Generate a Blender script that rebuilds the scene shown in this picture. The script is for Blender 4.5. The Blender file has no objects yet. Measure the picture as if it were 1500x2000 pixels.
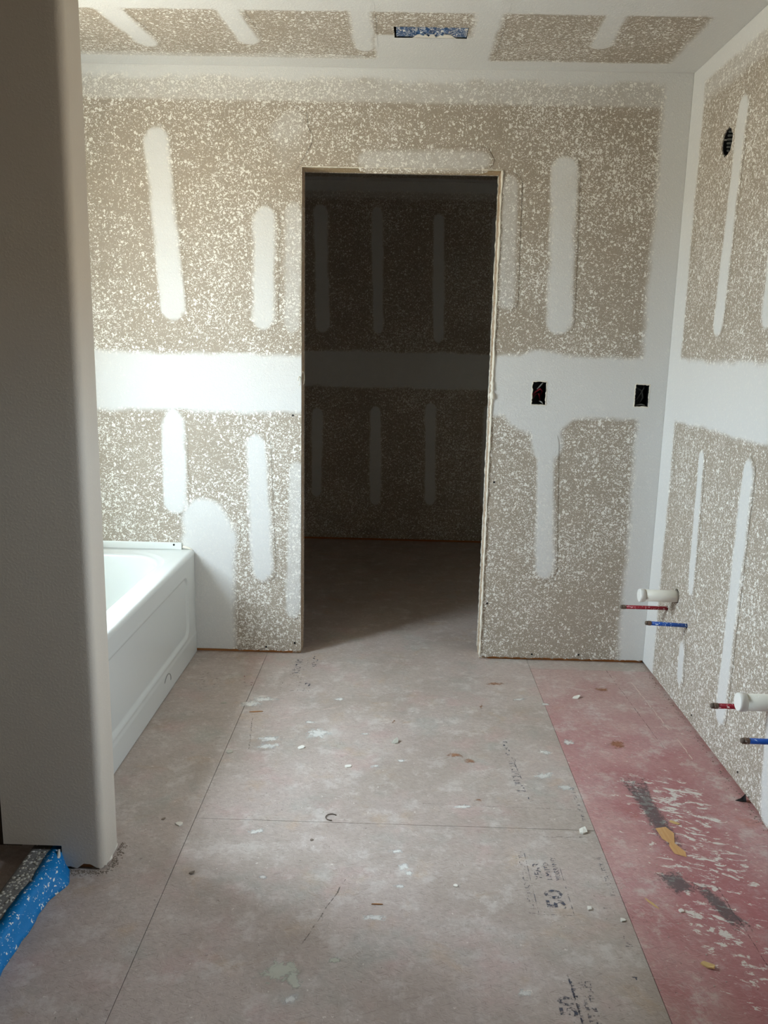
import bpy, bmesh, math, random
import numpy as np
from mathutils import Vector, Matrix
random.seed(7)
S = bpy.context.scene
COL = S.collection
# ------------------------------------------------------------------ camera
FPX, PITCH, YAW, ROLL, CAMZ = 1615.84, 0.1973, 0.0166, 0.0222, 1.3675
D, W, H = 3.5243, 1.1155, 2.44          # back wall, right wall, ceiling (metres)
WL = -1.66                               # left wall (window over the tub)
YR = -1.3                                # wall behind the camera
DX0, DX1, DZ = -0.4193, 0.3831, 2.0686   # doorway in the back wall
TH = 0.0127                              # drywall thickness
YC0, YC = D + 0.1143, 5.79               # closet near and far walls
cy, sy, cp, sp = math.cos(YAW), math.sin(YAW), math.cos(PITCH), math.sin(PITCH)
F = Vector((-sy*cp, cy*cp, -sp)); R0 = Vector((cy, sy, 0)); U0 = R0.cross(F)
Rv = math.cos(ROLL)*R0 + math.sin(ROLL)*U0; Uv = -math.sin(ROLL)*R0 + math.cos(ROLL)*U0
cam = bpy.data.cameras.new('camera'); camo = bpy.data.objects.new('camera', cam); COL.objects.link(camo)
M = Matrix((Rv, Uv, -F)).transposed().to_4x4(); M.translation = (0, 0, CAMZ); camo.matrix_world = M
cam.sensor_fit = 'VERTICAL'; cam.sensor_height = 36; cam.sensor_width = 27; cam.lens = FPX*36/2000
cam.clip_start = 0.02
S.camera = camo
# ------------------------------------------------------------------ world: overcast sky above, sunlit ground below
wd = bpy.data.worlds.new('world'); S.world = wd; wd.use_nodes = True
nt = wd.node_tree; nt.nodes.clear()
out = nt.nodes.new('ShaderNodeOutputWorld'); bg = nt.nodes.new('ShaderNodeBackground')
tc = nt.nodes.new('ShaderNodeTexCoord'); sx = nt.nodes.new('ShaderNodeSeparateXYZ')
rp = nt.nodes.new('ShaderNodeValToRGB'); ad = nt.nodes.new('ShaderNodeMath'); ad.operation = 'MULTIPLY_ADD'
ad.inputs[1].default_value = 0.5; ad.inputs[2].default_value = 0.5
e = rp.color_ramp.elements
e[0].position = 0.0; e[0].color = (0.54, 0.49, 0.41, 1)
e[1].position = 0.49; e[1].color = (0.58, 0.53, 0.45, 1)
a = e.new(0.515); a.color = (0.77, 0.88, 0.99, 1)
a = e.new(0.62); a.color = (0.98, 1.10, 1.22, 1)
a = e.new(1.0); a.color = (1.25, 1.5, 1.8, 1)
nt.links.new(tc.outputs['Generated'], sx.inputs[0]); nt.links.new(sx.outputs['Z'], ad.inputs[0])
nt.links.new(ad.outputs[0], rp.inputs[0]); nt.links.new(rp.outputs[0], bg.inputs[0])
bg.inputs[1].default_value = 12.0
nt.links.new(bg.outputs[0], out.inputs[0])
# window over the tub, in the left wall
WY0, WY1, WZ0, WZ1 = 2.07, 2.72, .98, 2.04
pl = bpy.data.lights.new('window_portal', 'AREA'); pl.shape = 'RECTANGLE'; pl.size = WY1-WY0; pl.size_y = WZ1-WZ0
pl.cycles.is_portal = True
po = bpy.data.objects.new('window_portal', pl); COL.objects.link(po)
po.location = (WL-0.10, (WY0+WY1)/2, (WZ0+WZ1)/2)
po.rotation_euler = Matrix(((0, 0, -1), (1, 0, 0), (0, 1, 0))).transposed().to_4x4().to_euler()
# small unseen window added in the right wall, sized as fill light
VX0, VX1, VZ0, VZ1 = 1.34, 1.76, 1.12, 1.53
p2 = bpy.data.lights.new('fill_window_portal', 'AREA'); p2.shape = 'RECTANGLE'; p2.size = VX1-VX0; p2.size_y = VZ1-VZ0; p2.cycles.is_portal = True
q2 = bpy.data.objects.new('fill_window_portal', p2); COL.objects.link(q2)
q2.matrix_world = Matrix.Translation((W+.10, (VX0+VX1)/2, (VZ0+VZ1)/2)) @ Matrix(((0, 0, 1), (-1, 0, 0), (0, -1, 0))).to_4x4()
po.matrix_world = Matrix.Translation(po.location) @ Matrix(((0, 0, -1), (1, 0, 0), (0, 1, 0))).to_4x4()
S.view_settings.view_transform = 'Standard'; S.view_settings.look = 'None'
S.view_settings.gamma = 1; S.view_settings.use_curve_mapping = False
S.view_settings.exposure = 2.02
S.cycles.max_bounces = 14; S.cycles.diffuse_bounces = 10; S.cycles.transparent_max_bounces = 12
S.cycles.use_denoising = True
S.cycles.caustics_reflective = False; S.cycles.caustics_refractive = False

# ------------------------------------------------------------------ node helpers
class N:
    def __init__(s, name):
        s.m = bpy.data.materials.new(name); s.m.use_nodes = True; s.t = s.m.node_tree; s.t.nodes.clear()
        s.out = s.t.nodes.new('ShaderNodeOutputMaterial'); s.b = s.t.nodes.new('ShaderNodeBsdfPrincipled')
        s.t.links.new(s.b.outputs[0], s.out.inputs[0])
        s.P = s.t.nodes.new('ShaderNodeTexCoord').outputs['Object']
    def link(s, a, b):
        if isinstance(a, bpy.types.NodeSocket): s.t.links.new(a, b)
        else: b.default_value = a
    def math(s, op, a, b=0.0, c=None, clamp=False):
        n = s.t.nodes.new('ShaderNodeMath'); n.operation = op; n.use_clamp = clamp
        s.link(a, n.inputs[0]); s.link(b, n.inputs[1])
        if c is not None: s.link(c, n.inputs[2])
        return n.outputs[0]
    def vmath(s, op, a, b):
        n = s.t.nodes.new('ShaderNodeVectorMath'); n.operation = op; s.link(a, n.inputs[0]); s.link(b, n.inputs[1]); return n.outputs[0]
    def vscale(s, a, k):
        n = s.t.nodes.new('ShaderNodeVectorMath'); n.operation = 'SCALE'; s.link(a, n.inputs[0]); s.link(k, n.inputs[3]); return n.outputs[0]
    def mapping(s, v, scale=(1, 1, 1), rot=(0, 0, 0), loc=(0, 0, 0)):
        n = s.t.nodes.new('ShaderNodeMapping'); s.link(v, n.inputs[0])
        n.inputs['Scale'].default_value = scale; n.inputs['Rotation'].default_value = rot; n.inputs['Location'].default_value = loc
        return n.outputs[0]
    def noise(s, scale, detail=2, rough=.5, dist=0, v=None, color=False):
        n = s.t.nodes.new('ShaderNodeTexNoise'); s.link(v if v is not None else s.P, n.inputs['Vector'])
        n.inputs['Scale'].default_value = scale; n.inputs['Detail'].default_value = detail
        n.inputs['Roughness'].default_value = rough; n.inputs['Distortion'].default_value = dist
        return n.outputs['Color' if color else 'Fac']
    def voro(s, scale, v=None):
        n = s.t.nodes.new('ShaderNodeTexVoronoi'); s.link(v if v is not None else s.P, n.inputs['Vector'])
        n.inputs['Scale'].default_value = scale
        return n.outputs['Distance'], n.outputs['Color']
    def ramp(s, x, lo, hi, a=0.0, b=1.0):
        n = s.t.nodes.new('ShaderNodeMapRange'); n.interpolation_type = 'SMOOTHSTEP'
        s.link(x, n.inputs[0]); s.link(lo, n.inputs[1]); s.link(hi, n.inputs[2]); s.link(a, n.inputs[3]); s.link(b, n.inputs[4])
        return n.outputs[0]
    def mix(s, f, a, b):
        n = s.t.nodes.new('ShaderNodeMix'); n.data_type = 'RGBA'
        s.link(f, n.inputs[0])
        for v, i in ((a, 6), (b, 7)):
            if isinstance(v, tuple) and len(v) == 3: v = v+(1,)
            s.link(v, n.inputs[i])
        return n.outputs[2]
    def sep(s, v):
        n = s.t.nodes.new('ShaderNodeSeparateXYZ'); s.link(v, n.inputs[0]); return n.outputs
    def attr(s, name):
        n = s.t.nodes.new('ShaderNodeAttribute'); n.attribute_name = name; return n.outputs['Fac']
    def bump(s, h, strength=.5, dist=.002):
        n = s.t.nodes.new('ShaderNodeBump'); s.link(h, n.inputs['Height']); n.inputs['Strength'].default_value = strength
        n.inputs['Distance'].default_value = dist; s.t.links.new(n.outputs[0], s.b.inputs['Normal'])
    def color(s, c):
        if isinstance(c, tuple) and len(c) == 3: c = c+(1,)
        s.link(c, s.b.inputs['Base Color'])
    def rough(s, r): s.link(r, s.b.inputs['Roughness'])
    def alpha(s, x):
        s.link(x, s.b.inputs['Alpha'])

def srgb(r, g, b, k=1.0):
    f = lambda c: ((c/255+.055)/1.055)**2.4 if c > 10 else c/255/12.92
    return (f(r)*k, f(g)*k, f(b)*k)

def splatter(n, P, dens=0.0):
    """knock-down texture drops: two sizes of irregular round drops and worm-like smears"""
    w = n.noise(85, 2, .5, 0, P, True)
    wv = n.vscale(n.vmath('SUBTRACT', w, (.5, .5, .5)), .023)
    Pw = n.vmath('ADD', P, wv)
    big = n.noise(2.3, 2, .5, 0, P)
    dmod = n.ramp(big, .3, .7, -.03+dens, .04+dens)
    d1, c1 = n.voro(71, Pw); r1 = n.sep(c1)[0]
    t1 = n.math('ADD', n.ramp(r1, .3, 1.0, .03, .42), dmod)
    a = n.ramp(n.math('SUBTRACT', t1, d1), -.03, .03)
    d2, c2 = n.voro(140, n.mapping(Pw, loc=(3.1, 1.7, 5.3))); r2 = n.sep(c2)[1]
    t2 = n.math('ADD', n.ramp(r2, .3, 1.0, .05, .43), dmod)
    b = n.ramp(n.math('SUBTRACT', t2, d2), -.05, .05)
    g = n.noise(105, 2, .55, 1.6, P)
    c = n.ramp(n.math('ADD', g, dmod), .60, .625)
    return n.math('MAXIMUM', n.math('MAXIMUM', a, b), c)

PAPER = srgb(166, 155, 140); MUD = srgb(216, 216, 214); DOT = srgb(236, 234, 228)
def mat_drywall():
    n = N('textured_drywall'); mud = n.attr('mud')
    wob = n.noise(55, 3, .6); wob2 = n.noise(9, 2)
    m = n.math('ADD', mud, n.math('MULTIPLY', n.math('SUBTRACT', wob, .5), .35))
    m = n.ramp(m, 0.06, .94)
    edge = n.math('MULTIPLY', mud, 4, clamp=True)
    m = n.math('MULTIPLY', m, edge)
    dots = splatter(n, n.P)
    grain = n.noise(420, 2)
    paper = n.mix(wob2, srgb(160, 149, 134), srgb(171, 160, 146))
    base = n.mix(m, paper, MUD)
    f = n.math('MULTIPLY', dots, n.math('MULTIPLY_ADD', n.ramp(mud, .6, 1), -.78, 1.0))
    n.color(n.mix(f, base, DOT)); n.rough(.82)
    n.b.inputs['Specular IOR Level'].default_value = .25
    op = n.noise(150, 2, .55, .5)
    h = n.math('ADD', n.math('MULTIPLY', dots, .55), n.math('MULTIPLY', grain, .10))
    h = n.math('ADD', h, n.math('MULTIPLY', n.ramp(op, .45, .65), .35))
    n.bump(h, .55, .0016)
    return n.m
def mat_plaster():
    n = N('smooth_primed_plaster')
    a = n.noise(3, 3); n.color(n.mix(a, srgb(198, 190, 177), srgb(206, 199, 186))); n.rough(.75)
    h = n.math('ADD', n.math('MULTIPLY', n.ramp(n.noise(140, 2, .55, .4), .45, .65), .5), n.math('MULTIPLY', n.noise(500, 2), .1))
    n.bump(h, .24, .001); return n.m
def mat_wood(name, c1, c2, axis=2, dots=0.0):
    n = N(name); sc = [60, 60, 60]; sc[axis] = 4
    g = n.noise(1, 4, .6, .6, n.mapping(n.P, scale=tuple(sc)))
    c = n.mix(n.ramp(g, .3, .7), c1, c2)
    if dots:
        d = splatter(n, n.P, dots); c = n.mix(n.math('MULTIPLY', d, .85), c, DOT)
    n.color(c); n.rough(.7); n.bump(g, .3, .001); return n.m

def fibre(n, P, sc, ang, lo, hi, asp=9):
    """short straight strokes lying at one angle"""
    v = n.mapping(n.mapping(P, rot=(0, 0, ang)), scale=(sc, sc*asp, sc))
    return n.ramp(n.noise(1, 2, .6, .25, v), lo, hi)
def mat_floor(name, red=False):
    n = N(name); P = n.P
    big = n.noise(1.7, 3, .55, .3); med = n.noise(7, 3, .6, .5); fine = n.noise(60, 4, .65)
    if red:
        c = n.mix(n.ramp(med, .3, .7), srgb(186, 138, 138), srgb(200, 160, 156))
        c = n.mix(n.ramp(n.noise(4, 3), .48, .70, 0, .65), c, srgb(172, 98, 104))
        c = n.mix(n.ramp(n.noise(5, 3, .6, 0, n.mapping(P, loc=(5, 3, 0))), .62, .72, 0, .4), c, srgb(178, 100, 78))
        X = n.sep(P); pale = n.ramp(X[1], 2.6, 3.42)
        c = n.mix(n.math('MULTIPLY', pale, .72), c, srgb(186, 166, 156))
    else:
        c = n.mix(n.ramp(big, .35, .65), srgb(181, 168, 158), srgb(189, 174, 166))
        c = n.mix(n.ramp(med, .55, .75, 0, .55), c, srgb(191, 164, 135))
        c = n.mix(n.ramp(n.noise(5, 3, .6, 0, n.mapping(P, loc=(2, 7, 0))), .52, .72, 0, .6), c, srgb(171, 171, 163))
        c = n.mix(n.ramp(n.noise(6, 3, .6, 0, n.mapping(P, loc=(9, 1, 0))), .52, .72, 0, .6), c, srgb(195, 167, 161))
    # strand direction strokes, darker and paler
    dk = n.math('MAXIMUM', fibre(n, P, 38, .5, .57, .70), n.math('MAXIMUM', fibre(n, P, 30, -.4, .58, .70), fibre(n, P, 44, 1.5, .60, .72)))
    lt = n.math('MAXIMUM', fibre(n, n.mapping(P, loc=(4, 4, 0)), 40, .15, .56, .68), fibre(n, n.mapping(P, loc=(1, 8, 0)), 36, 1.0, .58, .70))
    spk = n.ramp(fine, .35, .65)
    c = n.mix(n.math('MULTIPLY', dk, .5), c, srgb(122, 80, 80) if red else srgb(132, 115, 104))
    c = n.mix(n.math('MULTIPLY', lt, .5 if red else .35), c, srgb(224, 202, 197) if red else srgb(221, 213, 204))
    c = n.mix(n.math('MULTIPLY', spk, .18), c, srgb(128, 113, 104))
    c = n.mix(n.ramp(n.noise(3.1, 4, .65, .4), .42, .64, 0, .34), c, srgb(168, 118, 116) if red else srgb(150, 136, 124))
    c = n.mix(n.ramp(n.noise(11, 6, .78), .50, .66, 0, .5), c, srgb(213, 206, 200))
    # pale dust specks and dark pits
    d, cc = n.voro(70, n.vmath('ADD', P, n.vscale(n.noise(90, 2, .5, 0, P, True), .02)))
    rr = n.sep(cc)[0]
    sp = n.math('MULTIPLY', n.ramp(rr, .95, .96), n.ramp(d, .24, .12))
    c = n.mix(n.math('MULTIPLY', sp, .45), c, srgb(243, 239, 230))
    sp2 = n.math('MULTIPLY', n.ramp(rr, .03, .02), n.ramp(d, .16, .10))
    c = n.mix(n.math('MULTIPLY', sp2, .7), c, srgb(91, 76, 67))
    if red:
        # trampled joint compound scuffs, thickest in front of the wall pipes
        X = n.sep(P)
        reg = n.math('MULTIPLY', n.math('MULTIPLY', n.ramp(X[0], .66, .80), n.ramp(X[0], 1.06, .93)), n.ramp(X[1], 2.72, 2.45))
        reg2 = n.math('MULTIPLY', reg, n.ramp(X[1], 1.4, 1.95, .35, 1))
        v = n.mapping(n.mapping(P, rot=(0, 0, .35)), scale=(20, 46, 20))
        sc = n.noise(1, 6, .72, .5, v); sc2 = n.noise(4.5, 3, .6, 0)
        thr = n.math('MULTIPLY_ADD', n.math('MULTIPLY', reg2, n.ramp(sc2, .3, .7, .35, 1.0)), -.17, .66)
        wh = n.ramp(sc, thr, n.math('ADD', thr, .02))
        c = n.mix(n.math('MULTIPLY', wh, .9), c, srgb(219, 214, 206))
        rd = n.math('MULTIPLY', reg, .45); c2 = n.mix(rd, c, srgb(152, 63, 72)); c = n.mix(wh, c2, c)
    n.color(c)
    n.rough(n.ramp(med, .2, .8, .42, .62)); n.b.inputs['Specular IOR Level'].default_value = .5
    h = n.math('ADD', n.math('MULTIPLY', dk, -.3), n.math('MULTIPLY', fine, .5))
    n.bump(h, .22, .0012)
    return n.m
def mat_simple(name, c, rough=.5, spec=.5, noise=0.0, metal=0.0, dots=None, dotcol=None, bump=0.0):
    n = N(name); col = c+(1,)
    if noise: col = n.mix(n.noise(25, 4, .6), tuple(x*(1-noise) for x in c), tuple(min(1, x*(1+noise)) for x in c))
    if dots is not None: col = n.mix(splatter(n, n.P, dots), col, dotcol or DOT)
    n.color(col); n.rough(rough); n.b.inputs['Specular IOR Level'].default_value = spec; n.b.inputs['Metallic'].default_value = metal
    if bump: n.bump(n.noise(180, 3), bump, .001)
    return n.m
def mat_print(name, c, keep=.5, sc=60):
    """worn ink: patches of it rubbed away"""
    n = N(name); n.color(c+(1,)); n.rough(.7)
    g = n.noise(sc, 4, .7); n.alpha(n.ramp(g, 1-keep-.08, 1-keep+.10, 0, .9)); return n.m
def mat_smear(name, c, sc=70, lo=.42, hi=.68, op=.8):
    n = N(name); n.color(c+(1,)); n.rough(.8)
    rim = n.attr('rim'); g = n.noise(sc, 5, .7, .6)
    v = n.math('ADD', g, n.math('MULTIPLY_ADD', rim, .46, -.16))
    n.alpha(n.math('MULTIPLY', n.ramp(v, lo, hi), op)); return n.m

M_DW = mat_drywall(); M_PL = mat_plaster()
M_FL = mat_floor('worn_subfloor'); M_RED = mat_floor('red_faced_subfloor', True)
M_STUD = mat_wood('framing_lumber', srgb(176, 146, 112), srgb(196, 170, 138))
M_JAMB = mat_wood('framing_lumber_splattered', srgb(168, 140, 108), srgb(188, 164, 136), 2, -.02)
M_HEAD = mat_wood('header_lumber', srgb(188, 160, 120), srgb(204, 182, 148), 0, -.08)
M_PLATE = mat_wood('bottom_plate_lumber', srgb(176, 110, 52), srgb(192, 130, 74), 0)
M_ACR = mat_simple('white_acrylic', srgb(222, 226, 223), .22, .5)
M_PVC = mat_simple('white_plastic_pipe', srgb(222, 219, 208), .42, .5, .03, dots=-.22)
M_CAP = mat_simple('white_plastic_cap', srgb(232, 232, 228), .4, .5)
M_REDP = mat_simple('red_tube', srgb(140, 22, 40), .38, .5, .05, dots=-.12, dotcol=srgb(220, 200, 196))
M_BLUP = mat_simple('blue_tube', srgb(20, 76, 160), .38, .5, .05, dots=-.12, dotcol=srgb(190, 205, 220))
M_BRASS = mat_simple('dull_copper_crimp', srgb(120, 100, 88), .5, .5, .2, .6, dots=-.1)
M_BLACK = mat_simple('black_plastic', srgb(24, 24, 26), .5, .4)
M_RECSHADE = mat_simple('painted_recess_shade', srgb(34, 30, 27), .9, .1)  # near-black colour standing in for shade in the recess
M_WIRE = mat_simple('black_cable', srgb(58, 62, 62), .4, .5)
M_WIRER = mat_simple('red_wire', srgb(150, 26, 50), .4, .5)
M_WIREW = mat_simple('grey_wire', srgb(140, 142, 138), .4, .5)
M_BLUE = mat_simple('blue_film', srgb(30, 80, 132), .45, .5, .3, dots=.02)
M_MEMB = mat_simple('blue_waterproof_membrane', srgb(0, 122, 190), .42, .5, .15, dots=-.12, bump=.3)
M_MORT = mat_simple('grey_thinset', srgb(118, 116, 112), .85, .2, .3, dots=-.16, bump=.6)
M_SCREW = mat_simple('black_screw', srgb(22, 21, 20), .5, .4)
M_CHIP = mat_simple('drywall_chip_white', srgb(226, 222, 212), .8, .2, .05)
M_CHIPG = mat_simple('drywall_chip_grey', srgb(176, 172, 160), .85, .2, .15)
M_SHAVE = mat_simple('dark_shaving', srgb(96, 84, 74), .7, .3, .2)
M_SLIV = mat_simple('wood_sliver', srgb(160, 112, 70), .7, .3, .2)
M_TANCH = mat_simple('tan_wood_chip', srgb(204, 172, 118), .7, .3, .15)
M_DUST = mat_simple('pale_dust', srgb(196, 188, 176), .9, .1, .1)
M_DIRT = mat_simple('dark_grit', srgb(134, 122, 110), .9, .1, .3)
M_INK = mat_print('worn_grey_ink', srgb(80, 82, 96), .50)
M_INKF = mat_print('faint_grey_ink', srgb(96, 96, 104), .40)
M_INKR = mat_print('worn_red_ink', srgb(140, 62, 72), .45)
M_INKD = mat_smear('dark_grey_ink_smudge', srgb(108, 102, 102), 110, .40, .60, .62)
M_SMEAR = mat_smear('white_compound_smear', srgb(226, 224, 218))
M_SMEARG = mat_smear('greenish_compound_smear', srgb(200, 200, 184), 50, .40, .62)
M_STAIN = mat_smear('orange_stain', srgb(172, 110, 62), 50, .5, .7, .55)
M_CAULK = mat_simple('white_caulk', srgb(216, 212, 202), .5, .4)
M_TILEB = mat_simple('backing_board', srgb(70, 58, 48), .9, .2, .2)

# ------------------------------------------------------------------ object helpers
def link(name, me, mat=None, parent=None, smooth=False):
    o = bpy.data.objects.new(name, me); COL.objects.link(o)
    if mat: me.materials.append(mat)
    if smooth: me.polygons.foreach_set('use_smooth', [True]*len(me.polygons))
    if parent: o.parent = parent
    return o
def mesh(name, vs, fs, mat=None, parent=None, smooth=False, mud=None, attrs=None):
    me = bpy.data.meshes.new(name); me.from_pydata([tuple(v) for v in vs], [], fs); me.update()
    if mud is not None:
        a = me.attributes.new('mud', 'FLOAT', 'POINT'); a.data.foreach_set('value', np.asarray(mud, dtype=np.float32))
    if attrs:
        for k, v in attrs.items():
            a = me.attributes.new(k, 'FLOAT', 'POINT'); a.data.foreach_set('value', np.asarray(v, dtype=np.float32))
    return link(name, me, mat, parent, smooth)
def bm_obj(name, bm, mat, parent=None, smooth=False):
    bmesh.ops.recalc_face_normals(bm, faces=bm.faces)
    me = bpy.data.meshes.new(name); bm.to_mesh(me); bm.free(); return link(name, me, mat, parent, smooth)
def add_box(bm, x0, x1, y0, y1, z0, z1, bev=0.0):
    r = bmesh.ops.create_cube(bm, size=1)
    for v in r['verts']:
        v.co = Vector((x0+(v.co.x+.5)*(x1-x0), y0+(v.co.y+.5)*(y1-y0), z0+(v.co.z+.5)*(z1-z0)))
    if bev:
        es = list({e for v in r['verts'] for e in v.link_edges})
        bmesh.ops.bevel(bm, geom=es, offset=bev, segments=2, affect='EDGES', profile=.5)
def box(name, x0, x1, y0, y1, z0, z1, mat, parent=None, bev=0.0):
    bm = bmesh.new(); add_box(bm, x0, x1, y0, y1, z0, z1, bev); return bm_obj(name, bm, mat, parent)
def tube(name, pts, rad, mat, parent=None, seg=12, caps=True):
    """tube through pts; rad a number or a list"""
    pts = [Vector(p) for p in pts]; rad = rad if isinstance(rad, (list, tuple)) else [rad]*len(pts)
    vs, fs = [], []; T0 = (pts[1]-pts[0]).normalized()
    up = Vector((0, 0, 1)) if abs(T0.z) < .9 else Vector((0, 1, 0)); A = T0.cross(up).normalized()
    for i, p in enumerate(pts):
        t = (pts[min(i+1, len(pts)-1)]-pts[max(i-1, 0)])
        t = t.normalized() if t.length > 1e-9 else T0
        A = (A-t*A.dot(t)).normalized(); B = t.cross(A)
        for k in range(seg):
            a = 2*math.pi*k/seg; vs.append(p+rad[i]*(math.cos(a)*A+math.sin(a)*B))
    for i in range(len(pts)-1):
        for k in range(seg):
            k2 = (k+1) % seg; fs.append((i*seg+k, i*seg+k2, (i+1)*seg+k2, (i+1)*seg+k))
    if caps: fs.append(tuple(range(seg))[::-1]); fs.append(tuple((len(pts)-1)*seg+k for k in range(seg)))
    return mesh(name, vs, fs, mat, parent, True)
def sub(name, *a, **k): return mesh(name, *a, **k)
def tag(o, label, cat, group=None, kind=None):
    o['label'] = label; o['category'] = cat
    if group: o['group'] = group
    if kind: o['kind'] = kind
    return o
def struct(o): o['kind'] = 'structure'; return o
def empty(name, loc): 
    o = bpy.data.objects.new(name, None); COL.objects.link(o); o.location = loc; o.empty_display_size = .05; return o
def under(root):
    """parts are modelled in world coordinates: keep them there under a root that stands at its base"""
    bpy.context.view_layer.update()
    for c in root.children:
        c.matrix_parent_inverse = root.matrix_world.inverted()

# ------------------------------------------------------------------ joint compound fields
def smooth(x): x = np.clip(x, 0, 1); return x*x*(3-2*x)
def wob(u, v, s): return .003*np.sin(u*11+s*3.1)+.003*np.sin(v*9+s*1.7)+.002*np.sin((u+v)*31+s)+.0015*np.sin((u-v)*57+s*2.3)
class Field:
    def __init__(s): s.items = []
    def cap(s, u0, v0, u1, v1, w, k=1.0, f=.018): s.items.append(('c', u0, v0, u1, v1, w, k, f)); return s
    def rect(s, u0, u1, v0, v1, k=1.0, f=.02): s.items.append(('r', u0, u1, v0, v1, k, f)); return s
    def __call__(s, u, v):
        u = np.asarray(u, float); v = np.asarray(v, float); m = np.zeros_like(u)
        for i, it in enumerate(s.items):
            w_ = wob(u, v, i*1.37)
            if it[0] == 'c':
                _, u0, v0, u1, v1, w, k, f = it
                du, dv = u1-u0, v1-v0; L = max(du*du+dv*dv, 1e-9)
                t = np.clip(((u-u0)*du+(v-v0)*dv)/L, 0, 1)
                d = w-np.hypot(u-u0-t*du, v-v0-t*dv)+w_*.7
            else:
                _, u0, u1, v0, v1, k, f = it
                d = np.minimum(np.minimum(u-u0, u1-u), np.minimum(v-v0, v1-v))+w_
            m = np.maximum(m, k*smooth(d/f+.5))
        return m
def lines(a, b, step, extra=()):
    """grid lines from a to b that pass exactly through every value in extra"""
    keys = sorted({round(a, 5), round(b, 5)} | {round(x, 5) for x in extra if a < x < b}); o = []
    for p, q in zip(keys[:-1], keys[1:]):
        n = max(1, int(math.ceil((q-p)/step))); o += [p+(q-p)*i/n for i in range(n)]
    return o+[b]
RELIEF = .0012
def board(name, u0, u1, v0, v1, to3, field, holes=(), rounds=(), parent=None, step=.02, nrm=1.0, depth=TH, mat=None):
    """one drywall face: grid in (u, v), compound relief outward, cut holes, board edges turned back by its thickness.
    to3(u, v, n) maps to space, n = distance out of the face into the room"""
    eu = [x for h in holes for x in h[:2]]+[x for r in rounds for x in (r[0]-r[3], r[0]+r[3])]
    ev = [x for h in holes for x in h[2:]]+[x for r in rounds for x in (r[1]-r[3], r[1]+r[3])]
    U = lines(u0, u1, step, eu); V = lines(v0, v1, step, ev); nu, nv = len(U), len(V)
    uu, vv = np.meshgrid(U, V); uu = uu.ravel(); vv = vv.ravel(); m = field(uu, vv)
    P = [(a, b) for a, b in zip(uu, vv)]; faces = []
    cut = list(holes)+[(r[0]-r[3], r[0]+r[3], r[1]-r[3], r[1]+r[3]) for r in rounds]
    for j in range(nv-1):
        for i in range(nu-1):
            c, d = (U[i]+U[i+1])/2, (V[j]+V[j+1])/2
            if any(h[0] < c < h[1] and h[2] < d < h[3] for h in cut): continue
            faces.append((j*nu+i, j*nu+i+1, (j+1)*nu+i+1, (j+1)*nu+i))
    m = list(m); rings = []
    for (cu, cv, r, hh) in rounds:
        K = 32; s0 = len(P)
        for k in range(K):
            a = 2*math.pi*(k+.0)/K; ca, sa = math.cos(a), math.sin(a); q = hh/max(abs(ca), abs(sa))
            P.append((cu+q*ca, cv+q*sa))
        jr = [1+.05*math.sin(k*2.3)+.04*math.sin(k*5.1) for k in range(K)]
        for k in range(K):
            a = 2*math.pi*k/K; P.append((cu+r*jr[k]*math.cos(a), cv+r*jr[k]*math.sin(a)))
        for k in range(K):
            k2 = (k+1) % K; faces.append((s0+k, s0+k2, s0+K+k2, s0+K+k))
        pu = np.array([p[0] for p in P[s0:]]); pv = np.array([p[1] for p in P[s0:]]); m += list(field(pu, pv))
        rings.append([s0+K+k for k in range(K)])
    vs = [to3(p[0], p[1], RELIEF*mm) for p, mm in zip(P, m)]
    # turn the cut edges back
    used = {}
    for f in faces:
        for a, b in zip(f, f[1:]+f[:1]):
            e_ = (min(a, b), max(a, b)); used[e_] = used.get(e_, 0)+1
    back = {}
    def bk(i):
        if i not in back: back[i] = len(vs); vs.append(to3(P[i][0], P[i][1], -depth)); m.append(m[i]*.4+.3)
        return back[i]
    skip = set()
    for (cu, cv, r, hh) in rounds:
        for i, p in enumerate(P):
            if abs(max(abs(p[0]-cu), abs(p[1]-cv))-hh) < 1e-4: skip.add(i)
    for (a, b), c in used.items():
        if c == 1 and not (a in skip and b in skip): faces.append((a, b, bk(b), bk(a)))
    return mesh(name, vs, faces, mat or M_DW, parent, False, m)
CLIP = []
def strip(u0, v0, u1, v1, w, to3, field, parent, off, name='joint_compound_strip', grow=.014):
    """the trowelled coat itself: a thin feathered skin on the board"""
    d = Vector((u1-u0, v1-v0)); L = d.length; d = d/L if L > 1e-6 else Vector((0, 1)); n = Vector((-d.y, d.x)); R = w+grow
    rows = max(6, int((L+2*R)/.025)); vs2, fs = [], []
    for i in range(rows+1):
        s = -R+(L+2*R)*i/rows
        q = R if 0 <= s <= L else math.sqrt(max(R*R-(s if s < 0 else s-L)**2, 0))
        q = max(q, .002)
        for k in range(9): vs2.append((u0+d.x*s+n.x*q*(k/4-1), v0+d.y*s+n.y*q*(k/4-1)))
    for i in range(rows):
        for k in range(8): fs.append((i*9+k, i*9+k+1, (i+1)*9+k+1, (i+1)*9+k))
    for (h0, h1, g0, g1) in CLIP:
        uc = (u0+u1)/2; vs2 = [((min(p[0], h0) if uc < (h0+h1)/2 else max(p[0], h1)), p[1]) if min(v0, v1) < g1-.02 else p for p in vs2]
    m = field([p[0] for p in vs2], [p[1] for p in vs2])
    return mesh(name, [to3(p[0], p[1], RELIEF*mm+off) for p, mm in zip(vs2, m)], fs, M_DW, parent, False, m)
BANDHOLES = []
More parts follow.
